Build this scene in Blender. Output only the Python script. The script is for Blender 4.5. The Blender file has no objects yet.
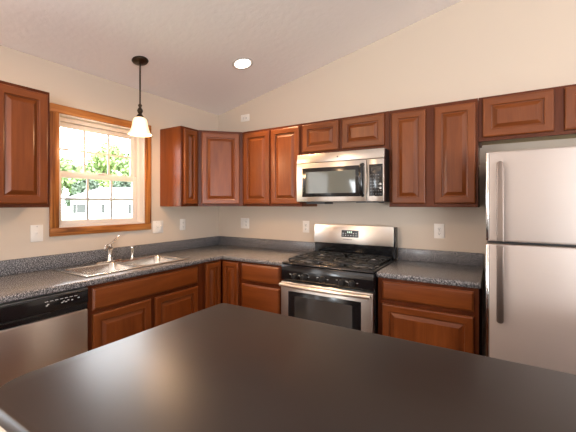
import bpy, bmesh, math, random
from mathutils import Vector, Matrix
random.seed(7)
PI = math.pi
SC = bpy.context.scene
COL = SC.collection

# ------------------------------------------------------------------ camera
YAW = 0.5519
CAM = Vector((2.8114, -2.985, 1.3913))
cam_d = bpy.data.cameras.new('camera')
cam_d.sensor_width = 36.0
cam_d.lens = 335.12 / 576 * 36.0
cam_d.shift_y = -(216 - 204.48) / 576
cam_d.clip_start = 0.02
cam_d.clip_end = 400
cam = bpy.data.objects.new('camera', cam_d)
COL.objects.link(cam)
cam.location = CAM
cam.rotation_euler = (PI / 2, 0, YAW)
SC.camera = cam
AX_R = Vector((math.cos(YAW), math.sin(YAW), 0))
AX_D = Vector((-math.sin(YAW), math.cos(YAW), 0))

# ------------------------------------------------------------------ world, sun, daylight, exposure
SC.view_settings.view_transform = 'Standard'
SC.view_settings.look = 'None'
SC.view_settings.gamma = 1.0
SC.view_settings.use_curve_mapping = False
SC.view_settings.exposure = 0.25
SC.cycles.use_denoising = True
SC.cycles.max_bounces = 10
SC.cycles.diffuse_bounces = 5
SC.cycles.glossy_bounces = 5
SC.cycles.transmission_bounces = 6
SC.cycles.caustics_reflective = False
SC.cycles.caustics_refractive = False
SC.cycles.sample_clamp_indirect = 6.0

world = bpy.data.worlds.new('sky')
SC.world = world
world.use_nodes = True
bg = world.node_tree.nodes['Background']
bg.inputs['Color'].default_value = (0.93, 0.96, 1.0, 1)
bg.inputs['Strength'].default_value = 11


def lamp(name, kind, energy, color, loc, rot=(0, 0, 0), **kw):
    d = bpy.data.lights.new(name, kind)
    d.energy = energy
    d.color = color
    for k, v in kw.items():
        setattr(d, k, v)
    o = bpy.data.objects.new(name, d)
    COL.objects.link(o)
    o.location = loc
    o.rotation_euler = rot
    return o


sun = lamp('sun', 'SUN', 6.0, (1.0, 0.97, 0.92), (0, 0, 20), angle=0.02)
sun.rotation_euler = Vector((-0.42, 0.30, -0.86)).to_track_quat('-Z', 'Y').to_euler()
# left door daylight, plus added fill lamps in front of solid walls
lamp('rear_fill', 'AREA', 410, (0.86, 0.94, 1.0), (5.9, -6.85, 1.3), (PI / 2 + 0.58, 0, 0), shape='RECTANGLE', size=2.6, size_y=2.1)  # added lamp before the solid rear wall, tilted up to brighten the ceiling
lamp('left_rear_fill', 'AREA', 120, (0.86, 0.94, 1.0), (0.12, -5.9, 1.55), (PI / 2 + 0.3, 0, -PI / 2), shape='RECTANGLE', size=1.5, size_y=1.3)  # added lamp on the solid left wall, set clear of the microwave's reflection
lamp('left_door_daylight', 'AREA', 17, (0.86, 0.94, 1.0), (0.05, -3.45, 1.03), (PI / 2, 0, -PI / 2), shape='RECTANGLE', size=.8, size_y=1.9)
lamp('right_fill', 'AREA', 115, (0.86, 0.94, 1.0), (7.85, -3.4, 1.5), (PI / 2 + 0.75, 0, PI / 2), shape='RECTANGLE', size=2.4, size_y=1.5)  # added lamp at the solid right wall, aimed up to lift the ceiling


# ------------------------------------------------------------------ materials
def new_mat(name):
    m = bpy.data.materials.new(name)
    m.use_nodes = True
    nt = m.node_tree
    return m, nt, nt.nodes['Principled BSDF']


def N(nt, t, **kw):
    n = nt.nodes.new(t)
    for k, v in kw.items():
        setattr(n, k, v)
    return n


def obj_coords(nt, scale, rnd=True):
    tc = N(nt, 'ShaderNodeTexCoord')
    mp = N(nt, 'ShaderNodeMapping')
    mp.inputs['Scale'].default_value = scale
    if rnd:
        oi = N(nt, 'ShaderNodeObjectInfo')
        mu = N(nt, 'ShaderNodeMath', operation='MULTIPLY')
        mu.inputs[1].default_value = 37.0
        nt.links.new(oi.outputs['Random'], mu.inputs[0])
        cx = N(nt, 'ShaderNodeCombineXYZ')
        for i in range(3):
            nt.links.new(mu.outputs[0], cx.inputs[i])
        nt.links.new(cx.outputs[0], mp.inputs['Location'])
    nt.links.new(tc.outputs['Object'], mp.inputs['Vector'])
    return mp


def ramp(nt, stops):
    r = N(nt, 'ShaderNodeValToRGB')
    e = r.color_ramp.elements
    while len(e) < len(stops):
        e.new(0.5)
    for i, (p, c) in enumerate(stops):
        e[i].position = p
        e[i].color = (*c, 1)
    return r


def plain(name, col, rough=0.5, metal=0.0, bump=0.0, bscale=60, coat=0.0, spec=None, var=0.0):
    m, nt, b = new_mat(name)
    b.inputs['Base Color'].default_value = (*col, 1)
    b.inputs['Roughness'].default_value = rough
    b.inputs['Metallic'].default_value = metal
    b.inputs['Coat Weight'].default_value = coat
    if spec is not None:
        b.inputs['Specular IOR Level'].default_value = spec
    mp = obj_coords(nt, (bscale,) * 3, False)
    nz = N(nt, 'ShaderNodeTexNoise')
    nz.inputs['Scale'].default_value = 1.0
    nz.inputs['Detail'].default_value = 4
    nt.links.new(mp.outputs[0], nz.inputs['Vector'])
    if bump:
        bp = N(nt, 'ShaderNodeBump')
        bp.inputs['Strength'].default_value = bump
        bp.inputs['Distance'].default_value = 0.004
        nt.links.new(nz.outputs['Fac'], bp.inputs['Height'])
        nt.links.new(bp.outputs[0], b.inputs['Normal'])
    if var:
        r = ramp(nt, [(0.3, tuple(c * (1 - var) for c in col)), (0.7, tuple(min(1, c * (1 + var)) for c in col))])
        nt.links.new(nz.outputs['Fac'], r.inputs['Fac'])
        nt.links.new(r.outputs[0], b.inputs['Base Color'])
    return m


def wood(name, axis, dark, mid, light, rough=0.36, coat=0.07, freq=11, stretch=0.12, spread=(0.2, 0.5, 0.82), coat_rough=0.2, spec=0.3):
    m, nt, b = new_mat(name)
    s = [freq, freq, freq]
    s[axis] = freq * stretch
    mp = obj_coords(nt, tuple(s))
    nz = N(nt, 'ShaderNodeTexNoise')
    nz.inputs['Scale'].default_value = 1.0
    nz.inputs['Detail'].default_value = 5
    nz.inputs['Roughness'].default_value = 0.6
    nz.inputs['Distortion'].default_value = 0.7
    nt.links.new(mp.outputs[0], nz.inputs['Vector'])
    r = ramp(nt, [(spread[0], dark), (spread[1], mid), (spread[2], light)])
    nt.links.new(nz.outputs['Fac'], r.inputs['Fac'])
    s2 = [170, 170, 170]
    s2[axis] = 5
    mp2 = obj_coords(nt, tuple(s2))
    nz2 = N(nt, 'ShaderNodeTexNoise')
    nz2.inputs['Scale'].default_value = 1.0
    nz2.inputs['Detail'].default_value = 2
    nt.links.new(mp2.outputs[0], nz2.inputs['Vector'])
    r2 = ramp(nt, [(0.35, (0.72, 0.70, 0.68)), (0.6, (1, 1, 1))])
    nt.links.new(nz2.outputs['Fac'], r2.inputs['Fac'])
    mx = N(nt, 'ShaderNodeMix', data_type='RGBA', blend_type='MULTIPLY')
    mx.inputs[0].default_value = 0.4
    nt.links.new(r.outputs[0], mx.inputs[6])
    nt.links.new(r2.outputs[0], mx.inputs[7])
    nt.links.new(mx.outputs[2], b.inputs['Base Color'])
    b.inputs['Roughness'].default_value = rough
    b.inputs['Coat Weight'].default_value = coat
    b.inputs['Coat Roughness'].default_value = coat_rough
    b.inputs['Specular IOR Level'].default_value = spec
    return m


CH = ((0.106, 0.0235, 0.0038), (0.175, 0.044, 0.0085), (0.245, 0.069, 0.016))
M = {}
M['cherry_v'] = wood('cherry_vertical_grain', 2, *CH)
M['cherry_h'] = wood('cherry_horizontal_grain', 0, *CH)
M['cherry_dark'] = wood('cherry_frame', 2, (0.060, 0.012, 0.003), (0.098, 0.022, 0.006), (0.135, 0.033, 0.010), coat=0.0, rough=0.4, spec=0.2)
M['cherry_inside'] = plain('cabinet_underside_tan', (0.50, 0.38, 0.20), 0.6, var=0.08, bscale=20)
OAK = ((0.15, 0.046, 0.009), (0.38, 0.135, 0.030), (0.52, 0.225, 0.065))
M['oak_v'] = wood('stained_pine_vertical', 2, *OAK, freq=24, stretch=0.05, spread=(0.38, 0.5, 0.66))
M['oak_h'] = wood('stained_pine_horizontal', 1, *OAK, freq=24, stretch=0.05, spread=(0.38, 0.5, 0.66))
M['wall'] = plain('tan_wall_paint', (0.61, 0.505, 0.41), 0.75, bump=0.12, bscale=140, spec=0.25)
M['ceiling'] = plain('ceiling_knockdown_texture', (0.95, 0.89, 0.87), 0.9, bump=0.55, bscale=22, spec=0.15)
M['floor'] = wood('floor_planks', 1, (0.17, 0.115, 0.075), (0.22, 0.155, 0.105), (0.27, 0.195, 0.135), rough=0.45, coat=0.0, freq=7)
M['white'] = plain('white_vinyl', (0.66, 0.60, 0.55), 0.4)
M['plate'] = plain('white_cover_plate', (0.80, 0.74, 0.68), 0.35)
M['slot'] = plain('dark_slot', (0.02, 0.018, 0.016), 0.6)
M['black'] = plain('black_enamel', (0.007, 0.007, 0.008), 0.16, coat=0.1)
M['black_satin'] = plain('black_satin_plastic', (0.014, 0.013, 0.013), 0.35)
M['iron'] = plain('cast_iron', (0.009, 0.009, 0.009), 0.5, bump=0.2, bscale=300)
M['chrome'] = plain('brushed_nickel', (0.72, 0.69, 0.65), 0.16, metal=1.0)
M['alu'] = plain('cast_aluminium', (0.30, 0.295, 0.29), 0.38, metal=0.9)
M['dim_mark'] = plain('grey_print', (0.20, 0.20, 0.20), 0.5)
M['bronze'] = plain('dark_bronze', (0.060, 0.040, 0.026), 0.32, metal=0.85)
M['dark_grey'] = plain('grey_painted_steel', (0.10, 0.10, 0.105), 0.4)
M['mark'] = plain('pale_print', (0.42, 0.42, 0.41), 0.5)
M['taupe'] = plain('metallic_taupe_handle', (0.21, 0.165, 0.14), 0.30, metal=0.8)


def steel(name, col, rough, axis):
    m, nt, b = new_mat(name)
    b.inputs['Metallic'].default_value = 1.0
    s = [420, 420, 420]
    s[axis] = 4
    mp = obj_coords(nt, tuple(s), False)
    nz = N(nt, 'ShaderNodeTexNoise')
    nz.inputs['Scale'].default_value = 1.0
    nz.inputs['Detail'].default_value = 2
    nt.links.new(mp.outputs[0], nz.inputs['Vector'])
    r = ramp(nt, [(0.3, tuple(c * 0.975 for c in col)), (0.7, col)])
    nt.links.new(nz.outputs['Fac'], r.inputs['Fac'])
    nt.links.new(r.outputs[0], b.inputs['Base Color'])
    mr = N(nt, 'ShaderNodeMapRange')
    mr.inputs['To Min'].default_value = rough * 0.96
    mr.inputs['To Max'].default_value = rough * 1.04
    nt.links.new(nz.outputs['Fac'], mr.inputs['Value'])
    nt.links.new(mr.outputs[0], b.inputs['Roughness'])
    b.inputs['Anisotropic'].default_value = 0.6
    b.inputs['Anisotropic Rotation'].default_value = 0.25
    tg = N(nt, 'ShaderNodeTangent', direction_type='RADIAL', axis='Z')
    nt.links.new(tg.outputs[0], b.inputs['Tangent'])
    return m


M['steel'] = steel('stainless_steel', (0.60, 0.55, 0.50), 0.33, 0)
M['steel_fridge'] = steel('stainless_fridge_door', (0.60, 0.525, 0.48), 0.54, 0)
M['steel_sink'] = steel('stainless_sink', (0.70, 0.66, 0.61), 0.22, 1)


def laminate(name, c_dark, c_mid, c_spec, rough):
    m, nt, b = new_mat(name)
    mp = obj_coords(nt, (1, 1, 1), False)
    n1 = N(nt, 'ShaderNodeTexNoise')
    n1.inputs['Scale'].default_value = 155
    n1.inputs['Detail'].default_value = 3
    n1.inputs['Roughness'].default_value = 0.75
    nt.links.new(mp.outputs[0], n1.inputs['Vector'])
    r1 = ramp(nt, [(0.40, c_dark), (0.52, c_mid), (0.63, c_spec)])
    nt.links.new(n1.outputs['Fac'], r1.inputs['Fac'])
    nt.links.new(r1.outputs[0], b.inputs['Base Color'])
    b.inputs['Roughness'].default_value = rough
    return m


M['counter'] = laminate('speckled_grey_laminate', (0.026, 0.025, 0.026), (0.125, 0.121, 0.128), (0.42, 0.40, 0.405), 0.24)
M['island_top'] = plain('charcoal_brown_laminate', (0.016, 0.0105, 0.009), 0.37, spec=0.5, var=0.06, bscale=400)


def emit(name, col, strength):
    m, nt, b = new_mat(name)
    b.inputs['Base Color'].default_value = (*col, 1)
    b.inputs['Emission Color'].default_value = (*col, 1)
    b.inputs['Emission Strength'].default_value = strength
    return m


M['lens'] = emit('recessed_lamp_lens', (1.0, 0.93, 0.82), 6.0)
M['display'] = emit('clock_digits', (0.55, 0.75, 0.62), 0.4)


def glass(name, tint=(1, 1, 1), refl=0.08):
    m = bpy.data.materials.new(name)
    m.use_nodes = True
    nt = m.node_tree
    nt.nodes.clear()
    out = N(nt, 'ShaderNodeOutputMaterial')
    tr = N(nt, 'ShaderNodeBsdfTransparent')
    tr.inputs[0].default_value = (*tint, 1)
    gl = N(nt, 'ShaderNodeBsdfGlossy')
    gl.inputs['Roughness'].default_value = 0.02
    mx = N(nt, 'ShaderNodeMixShader')
    fr = N(nt, 'ShaderNodeFresnel')
    fr.inputs['IOR'].default_value = 1.35
    nt.links.new(fr.outputs[0], mx.inputs[0])
    nt.links.new(tr.outputs[0], mx.inputs[1])
    nt.links.new(gl.outputs[0], mx.inputs[2])
    nt.links.new(mx.outputs[0], out.inputs[0])
    return m


M['glass'] = glass('window_glass')
M['oven_glass'] = plain('smoked_oven_glass', (0.028, 0.026, 0.025), 0.06, coat=0.6)
M['micro_glass'] = plain('microwave_door_glass', (0.11, 0.115, 0.10), 0.06, coat=0.25)


def shade_mat():
    m, nt, b = new_mat('frosted_lamp_glass')
    b.inputs['Base Color'].default_value = (0.95, 0.88, 0.74, 1)
    b.inputs['Roughness'].default_value = 0.3
    lw = N(nt, 'ShaderNodeLayerWeight')
    lw.inputs['Blend'].default_value = 0.35
    r = ramp(nt, [(0.0, (1.0, 0.86, 0.62)), (0.75, (0.95, 0.55, 0.22))])
    nt.links.new(lw.outputs['Facing'], r.inputs['Fac'])
    nt.links.new(r.outputs[0], b.inputs['Emission Color'])
    b.inputs['Emission Strength'].default_value = 0.72
    return m


M['shade'] = shade_mat()
M['siding'] = plain('white_house_siding', (0.80, 0.80, 0.80), 0.7, var=0.03, bscale=2)
M['shingle'] = plain('pale_shingles', (0.30, 0.30, 0.32), 0.8, var=0.08, bscale=3)
M['shutter'] = plain('grey_shutter', (0.03, 0.032, 0.035), 0.6)
M['far_pane'] = plain('far_window_pane', (0.045, 0.047, 0.05), 0.6)
M['lawn'] = plain('lawn_grass', (0.20, 0.27, 0.10), 0.95, var=0.25, bscale=1.2)
M['bark'] = plain('tree_bark', (0.10, 0.075, 0.05), 0.9, var=0.2, bscale=5)
M['leaf'] = [plain('leaves_light_green', (0.21, 0.29, 0.10), 0.7, var=0.3, bscale=0.8),
             plain('leaves_mid_green', (0.17, 0.25, 0.09), 0.7, var=0.3, bscale=0.8),
             plain('leaves_dark_green', (0.06, 0.09, 0.055), 0.7, var=0.3, bscale=0.8)]


# ------------------------------------------------------------------ mesh helpers
class MB:
    def __init__(self):
        self.bm = bmesh.new()

    def box(self, x0, x1, y0, y1, z0, z1, bev=0.0, seg=2, mi=0, mat=None):
        b2 = bmesh.new()
        bmesh.ops.create_cube(b2, size=1)
        for v in b2.verts:
            v.co = Vector((x0 + (v.co.x + .5) * (x1 - x0), y0 + (v.co.y + .5) * (y1 - y0), z0 + (v.co.z + .5) * (z1 - z0)))
        if bev:
            bmesh.ops.bevel(b2, geom=b2.edges[:], offset=bev, segments=seg, affect='EDGES', profile=0.5)
        self._merge(b2, mi, mat)
        return self

    def _merge(self, b2, mi=0, mat=None, smooth=False):
        vm = {}
        for v in b2.verts:
            vm[v] = self.bm.verts.new(mat @ v.co if mat else v.co)
        for f in b2.faces:
            try:
                nf = self.bm.faces.new([vm[v] for v in f.verts])
                nf.material_index = f.material_index if mi == 0 else mi
                nf.smooth = smooth or f.smooth
            except ValueError:
                pass
        b2.free()

    def prism(self, pts, axis, a0, a1, mi=0, bev=0.0, seg=2):
        """polygon pts in the two remaining axes, extruded along axis from a0 to a1"""
        def mk(p, a):
            q = list(p)
            q.insert(axis, a)
            return Vector(q)
        b2 = bmesh.new()
        A = [b2.verts.new(mk(p, a0)) for p in pts]
        B = [b2.verts.new(mk(p, a1)) for p in pts]
        b2.faces.new(A)
        b2.faces.new(B)
        n = len(pts)
        for i in range(n):
            b2.faces.new((A[i], A[(i + 1) % n], B[(i + 1) % n], B[i]))
        bmesh.ops.recalc_face_normals(b2, faces=b2.faces[:])
        if bev:
            bmesh.ops.bevel(b2, geom=b2.edges[:], offset=bev, segments=seg, affect='EDGES', profile=0.5)
        self._merge(b2, mi)
        return self

    def tube(self, path, r, n=12, cap=True):
        """swept circle; r number or list"""
        P = [Vector(p) for p in path]
        R = r if isinstance(r, (list, tuple)) else [r] * len(P)
        rings = []
        up = None
        for i, p in enumerate(P):
            t = (P[min(i + 1, len(P) - 1)] - P[max(i - 1, 0)]).normalized()
            if up is None:
                up = Vector((0, 0, 1)) if abs(t.z) < 0.9 else Vector((1, 0, 0))
            s = t.cross(up)
            if s.length < 1e-6:
                s = t.cross(Vector((0, 1, 0)))
            s.normalize()
            up = s.cross(t).normalized()
            rings.append([self.bm.verts.new(p + (s * math.cos(a) + up * math.sin(a)) * R[i]) for a in [2 * PI * k / n for k in range(n)]])
        for i in range(len(P) - 1):
            for k in range(n):
                f = self.bm.faces.new((rings[i][k], rings[i + 1][k], rings[i + 1][(k + 1) % n], rings[i][(k + 1) % n]))
                f.smooth = True
        if cap:
            self.bm.faces.new(rings[0])
            self.bm.faces.new(rings[-1])
        return self

    def lathe(self, prof, n=28, mat=None, sx=1.0, sy=1.0):
        """prof: (r, z) list, bottom/top closed when r == 0"""
        rings = []
        for r, z in prof:
            if r < 1e-6:
                v = Vector((0, 0, z))
                rings.append([self.bm.verts.new(mat @ v if mat else v)])
            else:
                rg = []
                for k in range(n):
                    v = Vector((sx * r * math.cos(2 * PI * k / n), sy * r * math.sin(2 * PI * k / n), z))
                    rg.append(self.bm.verts.new(mat @ v if mat else v))
                rings.append(rg)
        for a, b in zip(rings, rings[1:]):
            for k in range(n):
                if len(a) == 1 and len(b) == 1:
                    continue
                if len(a) == 1:
                    f = self.bm.faces.new((a[0], b[k], b[(k + 1) % n]))
                elif len(b) == 1:
                    f = self.bm.faces.new((a[k], b[0], a[(k + 1) % n]))
                else:
                    f = self.bm.faces.new((a[k], b[k], b[(k + 1) % n], a[(k + 1) % n]))
                f.smooth = True
        return self

    def build(self, name, mat, parent=None, loc=(0, 0, 0), rot=(0, 0, 0), sharp=0.6):
        bmesh.ops.recalc_face_normals(self.bm, faces=self.bm.faces[:])
        me = bpy.data.meshes.new(name)
        self.bm.to_mesh(me)
        self.bm.free()
        for m in (mat if isinstance(mat, (list, tuple)) else [mat]):
            me.materials.append(m)
        try:
            me.set_sharp_from_angle(angle=sharp)
        except Exception:
            pass
        o = bpy.data.objects.new(name, me)
        COL.objects.link(o)
        o.location = loc
        o.rotation_euler = rot
        if parent:
            o.parent = parent
        return o


def tag(o, label=None, cat=None, group=None, kind=None):
    if label:
        o['label'] = label
    if cat:
        o['category'] = cat
    if group:
        o['group'] = group
    if kind:
        o['kind'] = kind
    return o


def thing(name, label, cat, loc=(0, 0, 0), rz=0.0, group=None, rot=None):
    o = bpy.data.objects.new(name, None)
    o.empty_display_size = 0.1
    COL.objects.link(o)
    o.location = loc
    o.rotation_euler = rot if rot else (0, 0, rz)
    return tag(o, label, cat, group)


def struct(mb, name, mat, label=None, cat=None, parent=None):
    o = mb.build(name, mat, parent)
    if parent is None:
        tag(o, label, cat, kind='structure')
    return o


def rbox(name, mat, parent, x0, x1, y0, y1, z0, z1, bev=0.0, seg=2, **kw):
    return MB().box(x0, x1, y0, y1, z0, z1, bev, seg).build(name, mat, parent, **kw)


# ------------------------------------------------------------------ the room
X1, Y1, RIDGE = 8.0, -7.0, 4.0
SL, ZE = 0.212, 2.46


def cz(x):
    return ZE + SL * (x if x <= RIDGE else 2 * RIDGE - x)


struct(MB().box(-0.15, X1 + .15, Y1 - .15, 0.15, -0.12, 0.0), 'floor', M['floor'], 'wood plank kitchen floor around the island', 'floor')
c = MB()
c.prism([(-0.15, ZE - SL * .15), (RIDGE, cz(RIDGE)), (X1 + .15, ZE - SL * .15), (X1 + .15, ZE + .1), (RIDGE, cz(RIDGE) + .14), (-0.15, ZE + .1)], 1, Y1 - .15, 0.15)
struct(c, 'ceiling', M['ceiling'], 'textured off white vaulted ceiling sloping down to the window wall', 'ceiling')
# window wall (left) with a hole for the window
WY0, WY1, WZ0, WZ1 = -1.737, -1.003, 1.215, 2.083
w = MB()
w.box(-.15, 0, Y1, WY0, 0, ZE - .002)
w.box(-.15, 0, WY1, 0, 0, ZE - .002)
w.box(-.15, 0, WY0, WY1, 0, WZ0)
w.box(-.15, 0, WY0, WY1, WZ1, ZE - .002)
struct(w, 'wall_left', M['wall'], 'tan painted wall around the kitchen window', 'wall')
w = MB()
w.prism([(-.15, 0), (X1 + .15, 0), (X1 + .15, ZE - .034), (RIDGE, cz(RIDGE) - .002), (-.15, ZE - .034)], 1, 0, .15)
struct(w, 'wall_back', M['wall'], 'tan gable wall behind the range and refrigerator', 'wall')
w = MB()
w.prism([(-.15, 0), (X1 + .15, 0), (X1 + .15, ZE - .034), (RIDGE, cz(RIDGE) - .002), (-.15, ZE - .034)], 1, Y1 - .15, Y1)
struct(w, 'wall_rear', M['wall'], 'tan gable wall behind the viewer', 'wall')
struct(MB().box(X1, X1 + .15, Y1, 0, 0, ZE - .002), 'wall_right', M['wall'], 'tan wall at the far right of the room', 'wall')

# window 1 : stained trim, white vinyl double-hung with six-pane grilles
win = thing('window_1', 'white double hung window with grilles over the sink', 'window', (0, WY0, WZ0))
tag(win, kind='structure')
W_, H_ = WY1 - WY0, WZ1 - WZ0
t = 0.062
for nm, a in (('casing', (-t, W_ + t, H_, H_ + t)), ('casing', (-t, W_ + t, -t, 0))):
    rbox(nm, M['oak_h'], win, 0.0, .02, a[0], a[1], a[2], a[3], .004)
for y in (-t, W_):
    rbox('casing', M['oak_v'], win, 0.0, .0195, y, y + t, 0, H_, .004)
e = .012
fr = MB()
fr.box(-.148, .004, 0, e, 0, H_).box(-.148, .004, W_ - e, W_, 0, H_).box(-.148, .004, e, W_ - e, 0, e).box(-.148, .004, e, W_ - e, H_ - e, H_)
fr.box(-.148, -.062, e, .020, e, H_ - e).box(-.148, -.062, W_ - .036, W_ - e, e, H_ - e)
fr.box(-.148, -.062, .020, W_ - .036, H_ - .04, H_ - e).box(-.148, -.062, .020, W_ - .036, e, .022)
fr.build('window_frame', M['white'], win)


def sash(x, y0, y1, z0, z1, gy0, gy1, gz0, gz1, name):
    s = MB()
    s.box(x - .024, x, y0, gy0, z0, z1, .002).box(x - .024, x, gy1, y1, z0, z1, .002)
    s.box(x - .0235, x - .0005, gy0, gy1, z0, gz0, .002).box(x - .0235, x - .0005, gy0, gy1, gz1, z1, .002)
    so = s.build('sash', M['white'], win)
    g = MB()
    bw = .0085
    for k in (1, 2):
        yy = gy0 + (gy1 - gy0) * k / 3
        g.box(x - .017, x - .007, yy - bw, yy + bw, gz0, gz1)
    zz = (gz0 + gz1) / 2
    g.box(x - .0165, x - .0075, gy0, gy1, zz - bw, zz + bw)
    g.build('grille', M['white'], so)
    MB().box(x - .006, x - .003, gy0, gy1, gz0, gz1).build('window_pane', M['glass'], so)


sash(-.066, .021, W_ - .037, .023, 1.648 - WZ0, -1.684 - WY0, -1.078 - WY0, 1.268 - WZ0, 1.603 - WZ0, 'lower')
sash(-.098, .021, W_ - .037, 1.612 - WZ0, H_ - .041, -1.700 - WY0, -1.078 - WY0, 1.658 - WZ0, 2.005 - WZ0, 'upper')
lk = MB().box(-.0655, -.05, W_ / 2 - .03, W_ / 2 + .03, 1.648 - WZ0, 1.66 - WZ0, .003)
lk.build('sash_lock', M['white'], win)


# ------------------------------------------------------------------ cabinet kit (local: x width, -y front, z up)
def ring_panel(w, h, rings, mi_rails=True):
    """rings: (inset, y) from the back edge to the centre"""
    bm = bmesh.new()
    R = []
    for ins, y in rings:
        R.append([bm.verts.new((ins, y, ins)), bm.verts.new((w - ins, y, ins)), bm.verts.new((w - ins, y, h - ins)), bm.verts.new((ins, y, h - ins))])
    for a, b in zip(R, R[1:]):
        for k in range(4):
            f = bm.faces.new((a[k], a[(k + 1) % 4], b[(k + 1) % 4], b[k]))
            if mi_rails and k in (0, 2):
                f.material_index = 1
    bm.faces.new(R[0])
    bm.faces.new(R[-1])
    m = MB()
    m.bm.free()
    m.bm = bm
    return m


def door_panel(parent, x, z, w, h, yb, name='door', st=0.052, loc=None, rot=(0, 0, 0), mats=None):
    rings = [(0.0, 0.0), (0.0, -.013), (.003, -.0175), (.009, -.020), (st - .005, -.020), (st - .001, -.0170), (st, -.007), (st + .005, -.006),
             (st + .009, -.007), (st + .030, -.0180), (st + .032, -.0195)]
    m = ring_panel(w, h, rings)
    return m.build(name, mats or [M['cherry_v'], M['cherry_h']], parent, loc if loc else (x, yb, z), rot, sharp=0.2)


def drawer_front(parent, x, z, w, h, yb, name='drawer'):
    rings = [(0.0, 0.0), (0.0, -.011), (.004, -.014), (.012, -.0195), (.015, -.020)]
    m = ring_panel(w, h, rings, False)
    return m.build(name, M['cherry_h'], parent, (x, yb, z), sharp=0.2)


def face_frame(parent, w, z0, z1, yb, stiles, rails, ft=0.019):
    """stiles: (x0,x1) list full height; rails: (z0,z1) list"""
    m = MB()
    for a, b in stiles:
        m.box(a, b, yb - ft, yb, z0, z1)
    for a, b in rails:
        m.box(stiles[0][1], stiles[-1][0], yb - ft + .0004, yb, a, b)
    return m.build('face_frame', M['cherry_dark'], parent)


def upper_cabinet(label, x0, w, z0, doors, h, wall='back', depth=.305, dz=(.022, .022), group=None, under=None):
    """doors: list of (x, w) local"""
    loc = (x0, 0, z0) if wall == 'back' else (0, x0, z0)
    rz = 0 if wall == 'back' else PI / 2
    t = thing('wall_cabinet', label, 'cabinet', loc, rz, group)
    yb = -(depth - .019)
    cc = MB()
    p = .015
    cc.box(0, p, yb, 0, 0, h).box(w - p, w, yb, 0, 0, h)
    cc.box(p, w - p, yb, -.001, .022, .034).box(p, w - p, yb, -.001, h - p, h - .0005).box(p, w - p, -.008, -.001, .034, h - p)
    cc.build('carcass', M['cherry_v'], t)
    MB().box(p, w - p, yb, -.002, .018, .0219).build('bottom_panel', M['cherry_inside'], t)
    st = [(0, max(.03, doors[0][0] + .012))]
    for (xa, wa), (xb, wb) in zip(doors, doors[1:]):
        st.append((xa + wa - .012, xb + .012))
    st.append((min(w - .03, doors[-1][0] + doors[-1][1] - .012), w))
    face_frame(t, w, 0, h, yb, st, [(0, dz[0] + .012), (h - max(.028, dz[1] + .012), h)])
    for (xa, wa) in doors:
        door_panel(t, xa, dz[0], wa, h - dz[0] - dz[1], -depth - .0005)
    return t


UZ, UH = 1.372, .760
upper_cabinet('cherry wall cabinet with one raised panel door beside the window, cut by left edge', -2.535, .611, UZ, [(.016, .282), (.314, .282)], UH, 'left')
upper_cabinet('narrow single door cherry wall cabinet between the window and the corner cabinet', -.829, .214, UZ, [(.026, .166)], UH, 'left')
upper_cabinet('two door cherry wall cabinet between the corner cabinet and the microwave', .617, .697, UZ, [(.022, .318), (.362, .312)], UH)
upper_cabinet('short two door cherry cabinet directly above the microwave', 1.316, .785, 1.826, [(.010, .352), (.392, .360)], 2.132 - 1.826, dz=(.036, .018))
upper_cabinet('two door cherry wall cabinet between the microwave and the refrigerator', 2.104, .610, UZ, [(.019, .251), (.331, .266)], UH, dz=(.026, .028))
upper_cabinet('low wide cherry cabinet mounted over the refrigerator', 2.717, .914, 1.828, [(.026, .388), (.466, .388)], 2.132 - 1.828, dz=(.024, .016))

# diagonal corner wall cabinet
t = thing('corner_wall_cabinet', 'diagonal corner cherry wall cabinet with one wide raised panel door', 'cabinet', (0, 0, UZ))
D, A = .305, .612
cc = MB()
cc.prism([(0, 0), (0, -A), (D - .012, -A), (A, -D + .012), (A, 0)], 2, .022, UH)
cc.build('carcass', M['cherry_v'], t)
MB().prism([(.02, -.02), (.02, -A + .02), (D - .03, -A + .02), (A - .02, -D + .03), (A - .02, -.02)], 2, .016, .0219).build('bottom_panel', M['cherry_inside'], t)
L = (A - D) * math.sqrt(2)
# frame in the diagonal plane: local x runs from the left end to the right end, -y faces the room
fm = MB()
for a, b, z0, z1 in ((0, .046, 0, UH), (L - .046, L, 0, UH), (.046, L - .046, 0, .045), (.046, L - .046, UH - .045, UH)):
    fm.box(a, b, 0, .012, z0, z1)
fm.build('face_frame', M['cherry_dark'], t, (D, -A, 0), (0, 0, PI / 4))
q = Matrix.Rotation(PI / 4, 3, 'Z') @ Vector((.030, -.0008, 0))
door_panel(t, 0, 0, L - .060, UH - .044, 0, loc=(D + q.x, -A + q.y, .022), rot=(0, 0, PI / 4))

# ------------------------------------------------------------------ base cabinets
BH, BD = .874, .61


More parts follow.
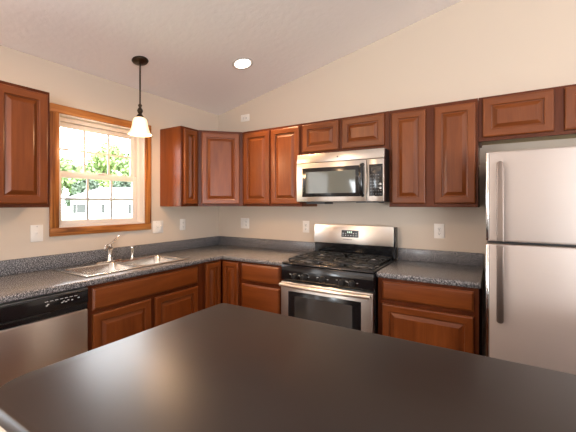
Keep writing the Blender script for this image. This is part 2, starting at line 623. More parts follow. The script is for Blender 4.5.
def base_cabinet(label, x0, w, fronts, wall='back', open_top=False, group=None):
    loc = (x0, 0, 0) if wall == 'back' else (0, x0, 0)
    rz = 0 if wall == 'back' else PI / 2
    t = thing('base_cabinet', label, 'cabinet', loc, rz, group)
    yb = -(BD - .019)
    p = .016
    cc = MB()
    cc.box(0, p, yb, -.001, 0, BH).box(w - p, w, yb, -.001, 0, BH)
    cc.box(p, w - p, yb, -.001, .10, .116).box(p, w - p, -.009, -.002, .116, BH - .02)
    if not open_top:
        cc.box(p, w - p, yb, -.010, BH - .016, BH)
    cc.build('carcass', M['cherry_dark'], t)
    MB().box(p, w - p, yb + .06, yb + .072, 0, .10).build('toe_kick', M['cherry_dark'], t)
    xs = sorted({round(f[1], 4) for f in fronts} | {round(f[1] + f[3], 4) for f in fronts})
    st = [(0, xs[0] + .012), (xs[-1] - .012, w)]
    doors = [f for f in fronts if f[0] == 'door']
    zs = [(.10, .13), (BH - .04, BH)]
    dr = sorted([f for f in fronts if f[0] == 'drawer'], key=lambda f: f[2])
    for f in dr:
        zs.append((f[2] - .036, f[2] + .008))
    m = MB()
    for a, b in st:
        m.box(a, b, yb - .019, yb, .10, BH)
    for a, b in zs:
        m.box(st[0][1], st[1][0], yb - .0186, yb, a, b)
    if len(doors) == 2:
        a = doors[0][1] + doors[0][3] - .012
        b = doors[1][1] + .012
        m.box(a, b, yb - .019, yb - .0002, .13, dr[0][2] - .036 if dr else BH - .04)
    m.build('face_frame', M['cherry_dark'], t)
    for k, x, z, ww, hh in fronts:
        if k == 'door':
            door_panel(t, x, z, ww, hh, -BD - .0005)
        else:
            drawer_front(t, x, z, ww, hh, -BD - .0005)
    return t


base_cabinet('cherry sink base cabinet with one long false drawer over two doors', -1.840, .986,
             [('drawer', .026, .712, .892, .140), ('door', .026, .125, .428, .560), ('door', .490, .125, .428, .560)], 'left', True)
base_cabinet('cherry drawer base cabinet between the corner and the range', .851, .474,
             [('drawer', .012, .709, .412, .150), ('drawer', .012, .405, .412, .272), ('drawer', .012, .125, .412, .250)])
base_cabinet('cherry base cabinet with one drawer and door between range and refrigerator', 2.104, .626,
             [('drawer', .034, .728, .566, .124), ('door', .034, .125, .566, .570)])

t = thing('corner_base_cabinet', 'lazy susan corner base cabinet with two narrow doors meeting at the inside corner', 'cabinet', (0, 0, 0))
S = .848
cc = MB()
cc.prism([(.001, -.001), (.001, -S), (BD - .02, -S), (BD - .02, -BD + .02), (S, -BD + .02), (S, -.001)], 2, .10, BH)
cc.build('carcass', M['cherry_dark'], t)
MB().prism([(.001, -.001), (.001, -S), (BD - .09, -S), (BD - .09, -BD + .09), (S, -BD + .09), (S, -.001)], 2, 0, .0999).build('toe_kick', M['cherry_dark'], t)
ff = MB()
ff.box(BD - .02, BD - .001, -S, -.815, .1, BH).box(.815, S, -BD + .001, -BD + .02, .1, BH)
ff.box(BD - .02, BD - .0015, -.815, -BD, BH - .035, BH).box(BD - .0015, .815, -BD + .0015, -BD + .02, BH - .035, BH)
ff.build('face_frame', M['cherry_dark'], t)
door_panel(t, 0, 0, .185, .735, 0, loc=(BD, -.822, .125), rot=(0, 0, PI / 2), st=.044)
door_panel(t, 0, 0, .185, .735, 0, loc=(.637, -BD, .125), st=.044)

# end panel that carries the counter beyond the dishwasher
ep = MB().box(.0, .61, -2.500, -2.470, 0, BH).build('end_panel', M['cherry_v'])
tag(ep, 'cherry end panel standing at the far side of the dishwasher', 'panel')


# ------------------------------------------------------------------ countertops
def grid_slab(xs, ys, keep, z0, z1, front_pred, bev=.012):
    bm = bmesh.new()
    V = {}

    def vt(i, j, k):
        key = (i, j, k)
        if key not in V:
            V[key] = bm.verts.new((xs[i], ys[j], z1 if k else z0))
        return V[key]
    nx, ny = len(xs) - 1, len(ys) - 1
    K = lambda i, j: 0 <= i < nx and 0 <= j < ny and keep(i, j)
    for i in range(nx):
        for j in range(ny):
            if not K(i, j):
                continue
            for k in (0, 1):
                bm.faces.new([vt(i, j, k), vt(i + 1, j, k), vt(i + 1, j + 1, k), vt(i, j + 1, k)])
            if not K(i - 1, j):
                bm.faces.new([vt(i, j, 0), vt(i, j + 1, 0), vt(i, j + 1, 1), vt(i, j, 1)])
            if not K(i + 1, j):
                bm.faces.new([vt(i + 1, j, 0), vt(i + 1, j + 1, 0), vt(i + 1, j + 1, 1), vt(i + 1, j, 1)])
            if not K(i, j - 1):
                bm.faces.new([vt(i, j, 0), vt(i + 1, j, 0), vt(i + 1, j, 1), vt(i, j, 1)])
            if not K(i, j + 1):
                bm.faces.new([vt(i, j + 1, 0), vt(i + 1, j + 1, 0), vt(i + 1, j + 1, 1), vt(i, j + 1, 1)])
    bmesh.ops.recalc_face_normals(bm, faces=bm.faces[:])
    ed = [e for e in bm.edges if all(abs(v.co.z - z1) < 1e-6 for v in e.verts) and front_pred(e.verts[0].co, e.verts[1].co)]
    ed += [e for e in bm.edges if all(abs(v.co.z - z0) < 1e-6 for v in e.verts) and front_pred(e.verts[0].co, e.verts[1].co)]
    if ed:
        bmesh.ops.bevel(bm, geom=ed, offset=bev, segments=3, affect='EDGES', profile=0.5)
    m = MB()
    m.bm.free()
    m.bm = bm
    return m


CT, CB = .914, .8745
SX0, SX1, SY0_, SY1_ = .085, .548, -1.815, -.948     # sink outline
ct = thing('kitchen_countertop', 'speckled grey L-shaped countertop holding the sink', 'countertop', (0, 0, CT))
g = grid_slab([.001, SX0 + .02, SX1 - .02, .635, 1.327], [-2.505, SY0_ + .02, SY1_ - .02, -.635, -.001],
              lambda i, j: (i < 3 or j == 3) and not (i == 1 and j == 1), CB - CT, 0,
              lambda a, b: (abs(a.x - .635) < 1e-4 and abs(b.x - .635) < 1e-4 and max(a.y, b.y) < -.63) or (abs(a.y + .635) < 1e-4 and abs(b.y + .635) < 1e-4 and min(a.x, b.x) > .63))
g.build('worktop', M['counter'], ct, sharp=1.0)
b = MB()
b.box(.0005, .020, -2.505, -.0005, 0, .102, .004).box(.020, 1.327, -.020, -.0005, 0, .102, .004)
b.build('backsplash', M['counter'], ct)
ct = thing('kitchen_countertop', 'short speckled grey countertop between the range and the refrigerator', 'countertop', (2.101, 0, CT))
g = grid_slab([0, .640], [-.635, -.001], lambda i, j: True, CB - CT, 0, lambda a, b: abs(a.y + .635) < 1e-4 and abs(b.y + .635) < 1e-4)
g.build('worktop', M['counter'], ct, sharp=1.0)
MB().box(0, .640, -.020, -.0005, 0, .102, .004).build('backsplash', M['counter'], ct)


# ------------------------------------------------------------------ island
def round_rect(x0, x1, y0, y1, rs, n=8):
    """rs radii for corners: (x0,y0),(x1,y0),(x1,y1),(x0,y1)"""
    pts = []
    cs = [(x0, y0, PI, 1.5 * PI), (x1, y0, 1.5 * PI, 2 * PI), (x1, y1, 0, .5 * PI), (x0, y1, .5 * PI, PI)]
    for (cx_, cy_, a0, a1), r in zip(cs, rs):
        ox = cx_ + (r if cx_ == x0 else -r)
        oy = cy_ + (r if cy_ == y0 else -r)
        for k in range(n + 1):
            a = a0 + (a1 - a0) * k / n
            pts.append((ox + r * math.cos(a), oy + r * math.sin(a)))
    return pts


isl = thing('kitchen_island', 'large island with dark charcoal brown laminate top in the foreground', 'island', (1.68, -1.756, 0))
m = MB()
b2 = bmesh.new()
pts = round_rect(0, 2.45, -.918, 0, (.115, .115, .025, .025), 10)
Av = [b2.verts.new((x, y, .874)) for x, y in pts]
Bv = [b2.verts.new((x, y, .914)) for x, y in pts]
b2.faces.new(Av)
b2.faces.new(Bv)
for i in range(len(pts)):
    b2.faces.new((Av[i], Av[(i + 1) % len(pts)], Bv[(i + 1) % len(pts)], Bv[i]))
bmesh.ops.recalc_face_normals(b2, faces=b2.faces[:])
bmesh.ops.bevel(b2, geom=[e_ for e_ in b2.edges if abs(e_.verts[0].co.z - e_.verts[1].co.z) < 1e-6], offset=.007, segments=3, affect='EDGES', profile=0.5)
m._merge(b2, smooth=True)
m.build('countertop', M['island_top'], isl, sharp=1.2)
MB().box(.03, 2.42, -.780, -.045, .10, .8735).build('carcass', M['cherry_dark'], isl)
MB().box(.03, 2.42, -.895, -.781, 0, .8735).build('half_wall', M['wall'], isl)
MB().box(.05, 2.40, -.780, -.12, 0, .0999).build('toe_kick', M['cherry_dark'], isl)
for k in range(4):
    xx = .06 + k * .59
    door_panel(isl, 0, 0, .56, .56, 0, loc=(xx + .56, -.0445, .125), rot=(0, 0, PI))
    mm = ring_panel(.56, .14, [(0.0, 0.0), (0.0, -.011), (.004, -.014), (.012, -.0195), (.015, -.020)], False)
    mm.build('drawer', M['cherry_h'], isl, (xx + .56, -.0445, .71), (0, 0, PI))

# ------------------------------------------------------------------ sink, faucet, sprayer
sk = thing('kitchen_sink', 'double bowl stainless steel drop-in sink under the window', 'sink', (0, 0, CT))
ym = (SY0_ + SY1_) / 2
bowls = [(SX0 + .085, SX1 - .035, SY0_ + .035, ym - .018), (SX0 + .085, SX1 - .035, ym + .018, SY1_ - .035)]
xs = [SX0, SX0 + .085, SX1 - .035, SX1]
ys = [SY0_, SY0_ + .035, ym - .018, ym + .018, SY1_ - .035, SY1_]
g = grid_slab(xs, ys, lambda i, j: not (i == 1 and j in (1, 3)), .0005, .008,
              lambda a, b: (abs(a.x - b.x) < 1e-5 and (abs(a.x - SX0) < 1e-5 or abs(a.x - SX1) < 1e-5)) or (abs(a.y - b.y) < 1e-5 and (abs(a.y - SY0_) < 1e-5 or abs(a.y - SY1_) < 1e-5)), .0035)
g.build('rim', M['steel_sink'], sk, sharp=1.0)
for (a, b_, c_, d_) in bowls:
    m = MB()
    rings = []
    for ins, z, r in ((0, .0075, .03), (.004, -.005, .045), (.010, -.09, .055), (.020, -.145, .06), (.045, -.163, .05), (.12, -.168, .03)):
        rings.append([m.bm.verts.new((x, y, z)) for x, y in round_rect(a + ins, b_ - ins, c_ + ins, d_ - ins, (r,) * 4, 5)])
    n = len(rings[0])
    for p_, q_ in zip(rings, rings[1:]):
        for k in range(n):
            f = m.bm.faces.new((p_[k], p_[(k + 1) % n], q_[(k + 1) % n], q_[k]))
            f.smooth = True
    m.bm.faces.new(rings[-1])
    bo = m.build('bowl', M['steel_sink'], sk, sharp=1.5)
    md = Matrix.Translation(((a + b_) / 2, (c_ + d_) / 2, -.1675))
    MB().lathe([(0, .004), (.02, .004), (.036, .006), (.044, .003), (.044, 0)], 24, md).build('drain', M['chrome'], bo)
fa = thing('faucet', 'brushed nickel single lever faucet at the back of the sink', 'faucet', (.128, -1.412, CT + .008))
MB().lathe([(0, .0005), (.03, .0005), (.031, .006), (.026, .011), (0, .012)], 32, None, .85, 3.6).build('deck_plate', M['chrome'], fa)
MB().lathe([(.026, .011), (.023, .02), (.019, .05), (.018, .085), (.021, .098), (.024, .115), (.023, .135), (.015, .147), (0, .149)], 24).build('body', M['chrome'], fa)
sp = [(0, 0, .10)]
dv = Vector((.72, -.7, 0)).normalized()
for k in range(9):
    a = k / 8
    sp.append((dv.x * (.015 + .115 * a), dv.y * (.015 + .115 * a), .112 + .04 * math.sin(a * 2.5) - .022 * a))
MB().tube(sp, [.013] * 7 + [.0125, .012, .013], 14).build('spout', M['chrome'], fa)
MB().tube([(0, 0, .14), (.012, .012, .155), (.035, .022, .178), (.065, .032, .205), (.082, .038, .216)], [.010, .009, .0075, .008, .005], 12).build('lever', M['chrome'], fa)
sd = thing('side_sprayer', 'slim brushed nickel sprayer standing beside the faucet', 'sprayer', (.125, -1.212, CT + .008))
MB().lathe([(0, .0005), (.024, .0005), (.024, .006), (.015, .012), (.013, .03)], 20).build('holder', M['chrome'], sd)
MB().lathe([(.0125, .03), (.012, .05), (.015, .07), (.019, .085), (.018, .1), (0, .104)], 20).build('spray_head', M['chrome'], sd)

# ------------------------------------------------------------------ dishwasher
dw = thing('dishwasher', 'stainless dishwasher with black control panel under the left countertop', 'dishwasher', (0, -2.462, 0), PI / 2)
w = .614
MB().box(.003, w - .003, -.60, -.03, .10, .868).build('tub', M['dark_grey'], dw)
MB().box(.02, w - .02, -.54, -.50, 0, .0999).build('toe_kick', M['black_satin'], dw)
MB().box(.004, w - .004, -.642, -.6005, .115, .738, .006, 3).build('door', M['steel'], dw)
cp = MB()
cp.box(.004, w - .004, -.646, -.6005, .775, .862, .006, 3)
cp.box(.004, w - .004, -.630, -.6006, .7395, .7755)
cpo = cp.build('control_panel', M['black'], dw)
MB().box(.10, .40, -.652, -.6305, .770, .7745, .002).build('handle_lip', M['black_satin'], cpo)
MB().box(.004, w - .004, -.640, -.6006, .8625, .8675, .002).build('trim_strip', M['dark_grey'], dw)
k = MB()
for i, x in enumerate((.37, .396, .422, .448, .474, .500, .526)):
    k.box(x, x + .017, -.6468, -.6455, .836, .8395)
for i, (x, z) in enumerate(((.375, .812), (.382, .818), (.455, .812), (.464, .818), (.476, .812), (.488, .819), (.510, .815), (.546, .820))):
    k.box(x, x + .010, -.6468, -.6455, z, z + .006)
tag(k.build('control_markings', M['mark'], cpo), 'pale button markings')

# ------------------------------------------------------------------ gas range
RX0, RX1 = 1.334, 2.096
rw = RX1 - RX0
rg = thing('gas_range', 'stainless and black gas range with five knobs below the microwave', 'stove', (RX0, 0, 0))
MB().box(0, rw, -.655, -.02, .02, .905).build('body', M['black'], rg)
for x in (.04, rw - .06):
    for y in (-.6, -.08):
        rbox('foot', M['black_satin'], rg, x, x + .03, y, y + .03, 0, .0199)
MB().box(-.001, rw + .001, -.690, -.022, .9055, .926, .010, 3).build('cooktop', M['black'], rg)
MB().prism([(-.6555, .785), (-.694, .785), (-.692, .86), (-.684, .904), (-.6555, .904)], 0, .0005, rw - .0005, bev=.003).build('control_panel', M['black'], rg)
kn = None
for x in (.132, .213, .374, .531, .606):
    o = MB().lathe([(0, -.002), (.024, -.002), (.025, .004), (.022, .009), (.020, .026), (.017, .030), (0, .031)], 22).box(-.004, .004, -.019, .019, .018, .037, .002).build('knob', M['black_satin'], rg, (x, -.6932, .824), (PI / 2 + .03, 0, 0))
    rbox('knob_marking', M['mark'], rg, x - .050, x - .036, -.6949, -.6929, .832, .837)
    rbox('knob_marking', M['mark'], rg, x + .034, x + .046, -.6949, -.6929, .827, .831)
# oven door
od = MB().box(.003, rw - .003, -.702, -.6558, .268, .772, .006, 3).build('oven_door', M['steel'], rg)
MB().box(.075, rw - .085, -.7045, -.7021, .345, .702, .001).build('window_surround', M['black'], od)
MB().box(.135, rw - .150, -.7055, -.7046, .385, .668).build('oven_window', M['oven_glass'], od)
hp = []
for i in range(13):
    a = i / 12
    hp.append((.012 + (rw - .024) * a, -.728 - .026 * math.sin(PI * a), .752))
h = MB().tube(hp, .0145, 14)
h.box(.012, .036, -.735, -.7022, .743, .761, .003).box(rw - .036, rw - .012, -.735, -.7022, .743, .761, .003)
h.build('door_handle', M['steel'], od)
MB().box(.003, rw - .003, -.700, -.6558, .085, .260, .006, 3).build('warming_drawer', M['steel'], rg)
# back guard
MB().box(.0, rw, -.090, -.003, .9265, 1.195, .004).build('backguard', M['black'], rg)
bp = MB().prism([(-.0905, 1.030), (-.118, 1.034), (-.104, 1.203), (-.0905, 1.203)], 0, .004, rw - .010, bev=.003).build('backguard_panel', M['steel'], rg)
fy = lambda z: -.118 + (z - 1.034) * (.014 / .169)
MB().prism([(fy(1.095) - .0025, 1.095), (fy(1.158) - .0025, 1.158), (fy(1.158) + .002, 1.158), (fy(1.095) + .002, 1.095)], 0, .284, .447).build('clock_panel', M['black'], bp)
d = MB()
for i in range(3):
    x = .340 + i * .017
    d.box(x, x + .010, fy(1.141) - .0035, fy(1.141) - .0015, 1.133, 1.148)
d.build('clock_digits', M['display'], bp)
d = MB()
for r_, z in ((0, 1.126), (1, 1.108)):
    for i in range(6):
        x = .294 + i * .025
        if r_ == 0 and 1 < i < 4:
            continue
        d.box(x, x + .012, fy(z) - .0035, fy(z) - .0015, z, z + .006)
d.build('clock_markings', M['mark'], bp)
d = MB()
for i in range(7):
    x = .300 + i * .0125
    d.box(x, x + .009, fy(1.074) - .0012, fy(1.074) + .001, 1.071, 1.0775)
d.build('badge', M['dark_grey'], bp)
# burners
for x, y, r in ((.15, -.50, .045), (.15, -.22, .035), (.381, -.36, .040), (.612, -.50, .048), (.612, -.22, .038)):
    mm = Matrix.Translation((x, y, .926))
    bo = MB().lathe([(0, 0.0), (r + .03, 0.0), (r + .028, .003), (r + .006, .005), (r + .004, .014), (0, .014)], 24, mm).build('burner', M['alu'], rg)
    MB().lathe([(r, .0142), (r + .002, .018), (r - .004, .022), (0, .023)], 24, mm).build('burner_cap', M['iron'], bo)
# grates : three cast iron sections
for gx0, gx1 in ((.022, .272), (.276, .486), (.490, .740)):
    m = MB()
    y0, y1, z0, z1 = -.612, -.112, .938, .950
    bw = .011
    for y in (y0, (y0 + y1) / 2 - bw / 2, y1 - bw):
        m.box(gx0, gx1, y, y + bw, z0, z1, .003)
    for x in (gx0, gx1 - bw):
        m.box(x, x + bw, y0, y1, z0, z1 - .0003, .003)
    xm = (gx0 + gx1) / 2
    for yc in (y0 + .13, y1 - .13):
        for s in (-1, 1):
            m.box(xm + s * .028 if s > 0 else gx0, gx1 if s > 0 else xm - .028, yc - bw / 2, yc + bw / 2, z0 + .001, z1 + .003, .003)
            m.box(xm - bw / 2, xm + bw / 2, yc + .028 if s > 0 else yc - .125, yc + .125 if s > 0 else yc - .028, z0 + .001, z1 + .003, .003)
            for s2 in (-1, 1):
                p0 = Vector((xm + s * .03, yc + s2 * .03, z1 - .004))
                p1 = Vector((xm + s * (gx1 - gx0) * .46, yc + s2 * .118, z1 - .004))
                m.tube([p0, p1], .005, 6)
    for x in (gx0, gx1 - bw):
        for y in (y0, y1 - bw):
            m.box(x, x + bw, y, y + bw, .9262, z0)
    m.build('grate', M['iron'], rg)

# ------------------------------------------------------------------ over-the-range microwave
mw = thing('microwave', 'stainless over-the-range microwave under the short cabinet', 'microwave', (1.333, 0, 1.412))
w, h = .766, .412
MB().box(0.001, w - .001, -.395, -.002, .0, h).build('body', M['black_satin'], mw)
MB().prism([(-.3955, .337), (-.438, .337), (-.428, h), (-.3955, h)], 0, 0, w, bev=.003).build('vent_grille', M['steel'], mw)
md = MB().box(0, .628, -.440, -.3955, .004, .333, .004).build('door', M['steel'], mw)
wf = MB()
a0, a1, b0, b1 = .058, .590, .044, .290
wf.box(a0, a1, -.4425, -.4401, b0, b1, .001)
wf.build('window_surround', M['black'], md)
MB().box(a0 + .034, a1 - .050, -.4436, -.4426, b0 + .030, b1 - .034).build('door_window', M['micro_glass'], md)
hp = [(.599, -.441, .292), (.599, -.468, .284), (.599, -.479, .26), (.599, -.482, .17), (.599, -.479, .085), (.599, -.468, .060), (.599, -.441, .052)]
MB().tube(hp, [.016, .017, .018, .018, .018, .017, .016], 12).build('handle', M['black'], md)
MB().box(.631, w, -.440, -.3955, .004, .333, .004).build('control_surround', M['steel'], mw)
kp = MB().box(.651, .757, -.4425, -.4401, .044, .290, .001).build('keypad', M['black'], mw)
MB().box(.664, .744, -.4433, -.4426, .240, .272).build('display', M['oven_glass'], kp)
d = MB()
for r_ in range(7):
    for c_ in range(4 if r_ < 5 else 5):
        x = .662 + c_ * .0195
        z = .205 - r_ * .0245
        d.box(x, x + .007, -.4433, -.4426, z, z + .005)
d.build('key_markings', M['dim_mark'], kp)
for z in (.128, .098):
    MB().box(.732, .748, -.4436, -.4426, z, z + .016).build('key', M['mark'], kp)
MB().lathe([(0, 0), (.007, 0), (.007, .0015), (0, .0015)], 16).build('badge', M['dark_grey'], mw, (w / 2, -.4335, .372), (PI / 2 - .13, 0, 0))
rbox('grease_filter', M['black_satin'], mw, .06, .24, -.37, -.20, -.016, -.0005)
rbox('grease_filter', M['black_satin'], mw, .52, .70, -.37, -.20, -.006, -.0005)

# ------------------------------------------------------------------ refrigerator
FX0, FX1 = 2.772, 3.532
fw = FX1 - FX0
fg = thing('refrigerator', 'stainless top freezer refrigerator at the right edge', 'refrigerator', (FX0, 0, 0))
MB().box(.004, fw - .004, -.700, -.04, .03, 1.674, .004).build('cabinet', M['dark_grey'], fg)
for x in (.03, fw - .08):
    for y in (-.66, -.12):
        rbox('foot', M['black_satin'], fg, x, x + .05, y, y + .05, 0, .0299)
for z0, z1, nm in ((1.186, 1.687, 'freezer_door'), (.075, 1.172, 'fridge_door')):
    dd_ = MB().box(0, fw, -.790, -.7105, z0, z1, .011, 4).build(nm, M['steel_fridge'], fg, sharp=1.2)
    MB().box(.012, fw - .012, -.7104, -.7002, z0 + .008, z1 - .008).build('door_gasket', M['black_satin'], dd_)
    rbox('edge_trim', M['chrome'], dd_, -.001, .0125, -.7925, -.711, z0 + .004, z1 - .004, .003)
    rbox('edge_seam', M['black_satin'], dd_, .0130, .0155, -.7906, -.7895, z0 + .012, z1 - .012)
    if nm == 'freezer_door':
        ha, hb = 1.192, 1.625
    else:
        ha, hb = .748, 1.168
    hm = MB().prism(round_rect(.049, .083, ha, hb, (.015 if nm != 'freezer_door' else .004, .015 if nm != 'freezer_door' else .004, .004 if nm != 'freezer_door' else .015, .004 if nm != 'freezer_door' else .015), 6), 1, -.846, -.826, bev=.004)
    hm.box(.054, .078, -.8262, -.7895, ha + .015, ha + .05, .003).box(.054, .078, -.8262, -.7895, hb - .05, hb - .015, .003)
    hm.build('handle', M['taupe'], dd_)
MB().box(.01, fw - .01, -.7100, -.7005, 1.1735, 1.1845).build('divider', M['black_satin'], fg)
MB().box(.02, fw - .02, -.74, -.7005, .03, .07).build('toe_grille', M['black_satin'], fg)
MB().box(.03, .13, -.700, -.60, 1.6745, 1.698, .003).build('hinge_cover', M['dark_grey'], fg)

# ------------------------------------------------------------------ outlets and switches
ORI = {'left': (0, 0, PI / 2), 'back': (0, 0, 0)}


def wall_plate(kind, label, wall, s, z, wd, ht, gangs, cat):
    loc = (0, s, z) if wall == 'left' else (s, 0, z)
    t = thing(kind, label, cat, loc, 0, rot=ORI[wall])
    MB().box(-wd / 2, wd / 2, -.007, 0, -ht / 2, ht / 2, .0025).build('cover_plate', M['plate'], t)
    for g_, gx in gangs:
        if g_ == 'toggle':
            MB().box(gx - .011, gx + .011, -.0085, -.0071, -.026, .026).build('switch_surround', M['plate'], t)
            MB().box(gx - .004, gx + .004, -.022, -.0086, -.002, .010, .001).build('toggle', M['plate'], t)
        elif g_ == 'rocker':
            MB().box(gx - .017, gx + .017, -.011, -.0071, -.034, .034, .002).build('rocker', M['plate'], t)
        else:
            for dz in (-.020, .020):
                rc = MB().lathe([(.0165, 0), (.0165, .0025), (.014, .0032), (0, .0032)], 18).build('receptacle', M['plate'], t, (gx if ht > wd or len(gangs) > 1 else dz, -.0071, dz if ht > wd or len(gangs) > 1 else 0), (PI / 2, 0, 0))
                sl = MB()
                sl.box(-.0075, -.0050, -.002, .007, .0033, .0042).box(.0050, .0075, -.002, .007, .0033, .0042).box(-.003, .003, -.011, -.006, .0033, .0042)
                sl.build('slot', M['slot'], rc)
    for gx in [x_ for _, x_ in gangs]:
        sc_ = MB()
        sc_.lathe([(.003, 0), (.003, .0008), (0, .0008)], 8, Matrix.Translation((gx, -.0071, 0 if gangs[0][0] == 'outlet' else ht * .4)) @ Matrix.Rotation(PI / 2, 4, 'X'))
        sc_.build('plate_screw', M['chrome'], t)
    return t


wall_plate('light_switch', 'white single toggle switch plate left of the window trim', 'left', -1.877, 1.184, .078, .120, [('toggle', 0)], 'switch')
wall_plate('light_switch', 'white double switch plate right of the window trim', 'left', -.855, 1.172, .118, .118, [('toggle', -.023), ('toggle', .023)], 'switch')
wall_plate('wall_outlet', 'white outlet under the narrow wall cabinet beside the double switch', 'left', -.550, 1.180, .072, .116, [('outlet', 0)], 'outlet')
wall_plate('wall_outlet', 'wide white two gang plate on the back wall near the corner', 'back', .402, 1.178, .118, .116, [('rocker', -.023), ('outlet', .023)], 'outlet')
wall_plate('wall_outlet', 'white outlet on the back wall just left of the range', 'back', 1.190, 1.166, .074, .118, [('outlet', 0)], 'outlet')
wall_plate('wall_outlet', 'white outlet above the short counter beside the refrigerator', 'back', 2.428, 1.174, .078, .120, [('outlet', 0)], 'outlet')
wall_plate('wall_outlet', 'small sideways outlet high above the corner wall cabinets', 'back', .405, 2.372, .120, .078, [('outlet', 0)], 'outlet')

# ------------------------------------------------------------------ pendant lamp
SLA = -math.atan(SL)
px, py = .400, -1.324
pz = cz(px)
pl = thing('pendant_lamp', 'bronze pendant lamp with frosted bell glass hanging before the window', 'lamp', (px, py, pz))
MB().lathe([(0, 0), (.061, 0), (.063, -.006), (.056, -.016), (.033, -.024), (.014, -.028), (0, -.028)], 28, Matrix.Rotation(SLA, 4, 'Y')).build('ceiling_canopy', M['bronze'], pl)
MB().tube([(0, 0, -.02), (0, 0, -.36)], .0065, 12).build('stem', M['bronze'], pl)
MB().lathe([(0, -.350), (.010, -.352), (.016, -.361), (.012, -.371), (.010, -.381), (.018, -.391), (.023, -.405), (.018, -.419), (.013, -.429), (.022, -.440), (.030, -.456), (.030, -.470), (0, -.471)], 24).build('socket', M['bronze'], pl)
sh = MB().lathe([(.028, -.458), (.040, -.463), (.051, -.478), (.056, -.500), (.060, -.527), (.067, -.555), (.077, -.579), (.089, -.595),
                 (.086, -.596), (.074, -.579), (.064, -.555), (.057, -.527), (.053, -.500), (.048, -.480), (.038, -.467), (.028, -.462)], 36)
sh.build('glass_shade', M['shade'], pl, sharp=2.0)
MB().lathe([(0, -.4715), (.012, -.474), (.014, -.480), (.027, -.498), (.029, -.514), (.021, -.532), (0, -.541)], 18).build('bulb', M['lens'], pl)
lp = lamp('pendant_light', 'POINT', 12.0, (1.0, 0.60, 0.30), (px, py, pz - .62), shadow_soft_size=.05)

# ------------------------------------------------------------------ recessed ceiling lights
for x, y, en, spr, lab in ((.897, -.648, 8.5, 1.5, 'lit recessed ceiling light near the back corner'),
                  (.9, -3.1, 27, 3.1, 'added unseen recessed ceiling light over the walkway in front of the dishwasher')):  # second fixture is out of view, added to warm the left wall
    z = cz(x)
    t = thing('recessed_light', lab, 'ceiling light', (x, y, z), rot=(0, SLA, 0))
    MB().lathe([(.072, -.002), (.078, -.006), (.090, -.005), (.096, -.0005), (.072, -.0005)], 36).build('trim_ring', M['white'], t)
    MB().lathe([(0, -.0025), (.0715, -.0025), (.0715, -.0008), (0, -.0008)], 36).build('lens', M['lens'], t)
    lamp('can_light', 'AREA', en, (1.0, 0.62, 0.33), (x + .002, y, z - .012), (0, SLA, 0), shape='DISK', size=.13, spread=spr)


# ------------------------------------------------------------------ outdoors
def outp(r, d, z):
    return CAM + AX_R * r + AX_D * d + Vector((0, 0, z - CAM.z))


GZ = -.7
struct(MB().box(-90, -.3, -60, 110, GZ - .3, GZ), 'ground', M['lawn'], 'sunlit lawn outside the window', 'lawn')
hs = thing('house', 'white single storey house with pale roof seen through the window', 'house', outp(-29.2, 45, GZ), YAW)
HW, HD, HE, HR = 17.0, 8.0, 2.95, 4.6
MB().box(0, HW, 0, HD, 0, HE).build('house_wall', M['siding'], hs)
m = MB()
o_ = .5
V = [m.bm.verts.new(v) for v in ((-o_, -o_, HE), (HW + o_, -o_, HE), (HW + o_, HD + o_, HE), (-o_, HD + o_, HE), (1.9, HD / 2, HR), (HW - 1.9, HD / 2, HR),
                                 (-o_, -o_, HE - .2), (HW + o_, -o_, HE - .2), (HW + o_, HD + o_, HE - .2), (-o_, HD + o_, HE - .2))]
for f in ((0, 1, 5, 4), (1, 2, 5), (2, 3, 4, 5), (3, 0, 4), (0, 1, 7, 6), (1, 2, 8, 7), (2, 3, 9, 8), (3, 0, 6, 9), (6, 7, 8, 9)):
    m.bm.faces.new([V[i] for i in f])
m.build('house_roof', M['shingle'], hs)
# projecting gable
MB().prism([(6.8, 0), (12.6, 0), (12.6, HE), (9.7, 4.3), (6.8, HE)], 1, -1.6, 2.0).build('gable_wing', M['siding'], hs)
m = MB()
m.prism([(6.3, HE - .25), (6.3, HE - .02), (9.7, 4.55), (9.7, 4.32)], 1, -1.9, 3.2).prism([(9.7, 4.32), (9.7, 4.55), (13.1, HE - .02), (13.1, HE - .25)], 1, -1.9, 3.2)
m.build('gable_roof', M['shingle'], hs)
for x, ww, y, sh_ in ((.86, 1.15, -.04, 1), (4.2, .42, -.04, 0), (5.75, .42, -.04, 0), (9.0, 1.3, -1.64, 2)):
    wo = MB().box(x, x + ww, y, y + .06, .95, 2.1).build('house_window', M['far_pane'] if sh_ else M['shutter'], hs)
    if sh_:
        MB().box(x - .5, x - .1, y - .02, y + .05, .92, 2.13).build('shutter', M['shutter'], wo)
    if sh_ > 1:
        MB().box(x + ww + .1, x + ww + .5, y - .02, y + .05, .92, 2.13).build('shutter', M['shutter'], wo)


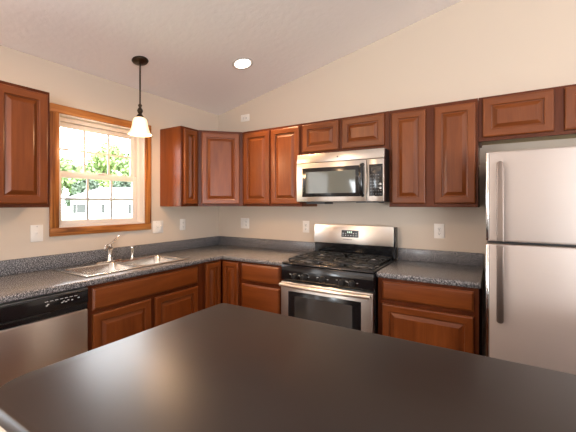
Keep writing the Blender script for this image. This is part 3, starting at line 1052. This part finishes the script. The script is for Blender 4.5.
def tree(r, d, ht, rad, mat, label, seed, n=1500, ls=.5):
    rr = random.Random(seed)
    base = outp(r, d, GZ)
    t = thing('tree', label, 'tree', base, group='trees beyond the white house')
    MB().tube([(0, 0, 0), (.1, 0, ht * .3), (0, .1, ht * .6)], [.28, .2, .1], 8).build('trunk', M['bark'], t)
    cl = []
    for k in range(16):
        a = rr.uniform(0, 2 * PI)
        q = rr.uniform(.15, .75) * rad
        z = ht * rr.uniform(.36, .88)
        s = 1 - abs(z / ht - .5) * .9
        cl.append((Vector((q * s * math.cos(a), q * s * math.sin(a), z)), rad * rr.uniform(.32, .5)))
    vs, fs = [], []
    for k in range(n):
        c_, cr = rr.choice(cl)
        dv_ = Vector((rr.gauss(0, 1), rr.gauss(0, 1), rr.gauss(0, 1))).normalized()
        p = c_ + dv_ * cr * rr.uniform(.7, 1.05)
        u = Vector((rr.gauss(0, 1), rr.gauss(0, 1), rr.gauss(0, 1))).normalized()
        v_ = u.cross(dv_ + Vector((0, 0, .3)))
        if v_.length < 1e-3:
            continue
        v_.normalize()
        s = ls * rr.uniform(.6, 1.3)
        i = len(vs)
        vs += [p - u * s, p + v_ * s * .6, p + u * s, p - v_ * s * .6]
        fs.append((i, i + 1, i + 2, i + 3))
    me = bpy.data.meshes.new('foliage')
    me.from_pydata(vs, [], fs)
    me.materials.append(mat)
    o = bpy.data.objects.new('foliage', me)
    COL.objects.link(o)
    o.parent = t


ti = 0
for r, d, ht, rad, mi, lab in ((-53, 66, 11.5, 3.7, 1, 'green tree at the left of the row beyond the white house'),
                               (-57, 79, 14.0, 4.2, 0, 'pale green tree farther back, behind the hipped end of the house'),
                               (-41.5, 66, 12.0, 3.9, 1, 'tall green tree behind the middle of the house'),
                               (-43.5, 79, 17.0, 4.6, 0, 'tallest pale green tree, farther back behind the house'),
                               (-30.5, 66, 12.5, 3.9, 1, 'green tree behind the right side of the house'),
                               (-30.5, 79, 15.5, 4.4, 0, 'pale green tree farther back at the right of the row'),
                               (-47.5, 56.5, 6.0, 2.5, 2, 'low dark evergreen tree by the left end of the house'),
                               (-41, 57, 6.5, 2.6, 2, 'dark evergreen tree close behind the ridge of the house'),
                               (-34.5, 56.5, 6.5, 2.6, 2, 'dark evergreen tree close behind the gable wing'),
                               (-28, 57, 6.3, 2.6, 2, 'dark evergreen tree close behind the right end of the roof')):
    tree(r, d, ht, rad, M['leaf'][mi], lab, 100 + ti, 3600 if mi < 2 else 2000)
    ti += 1
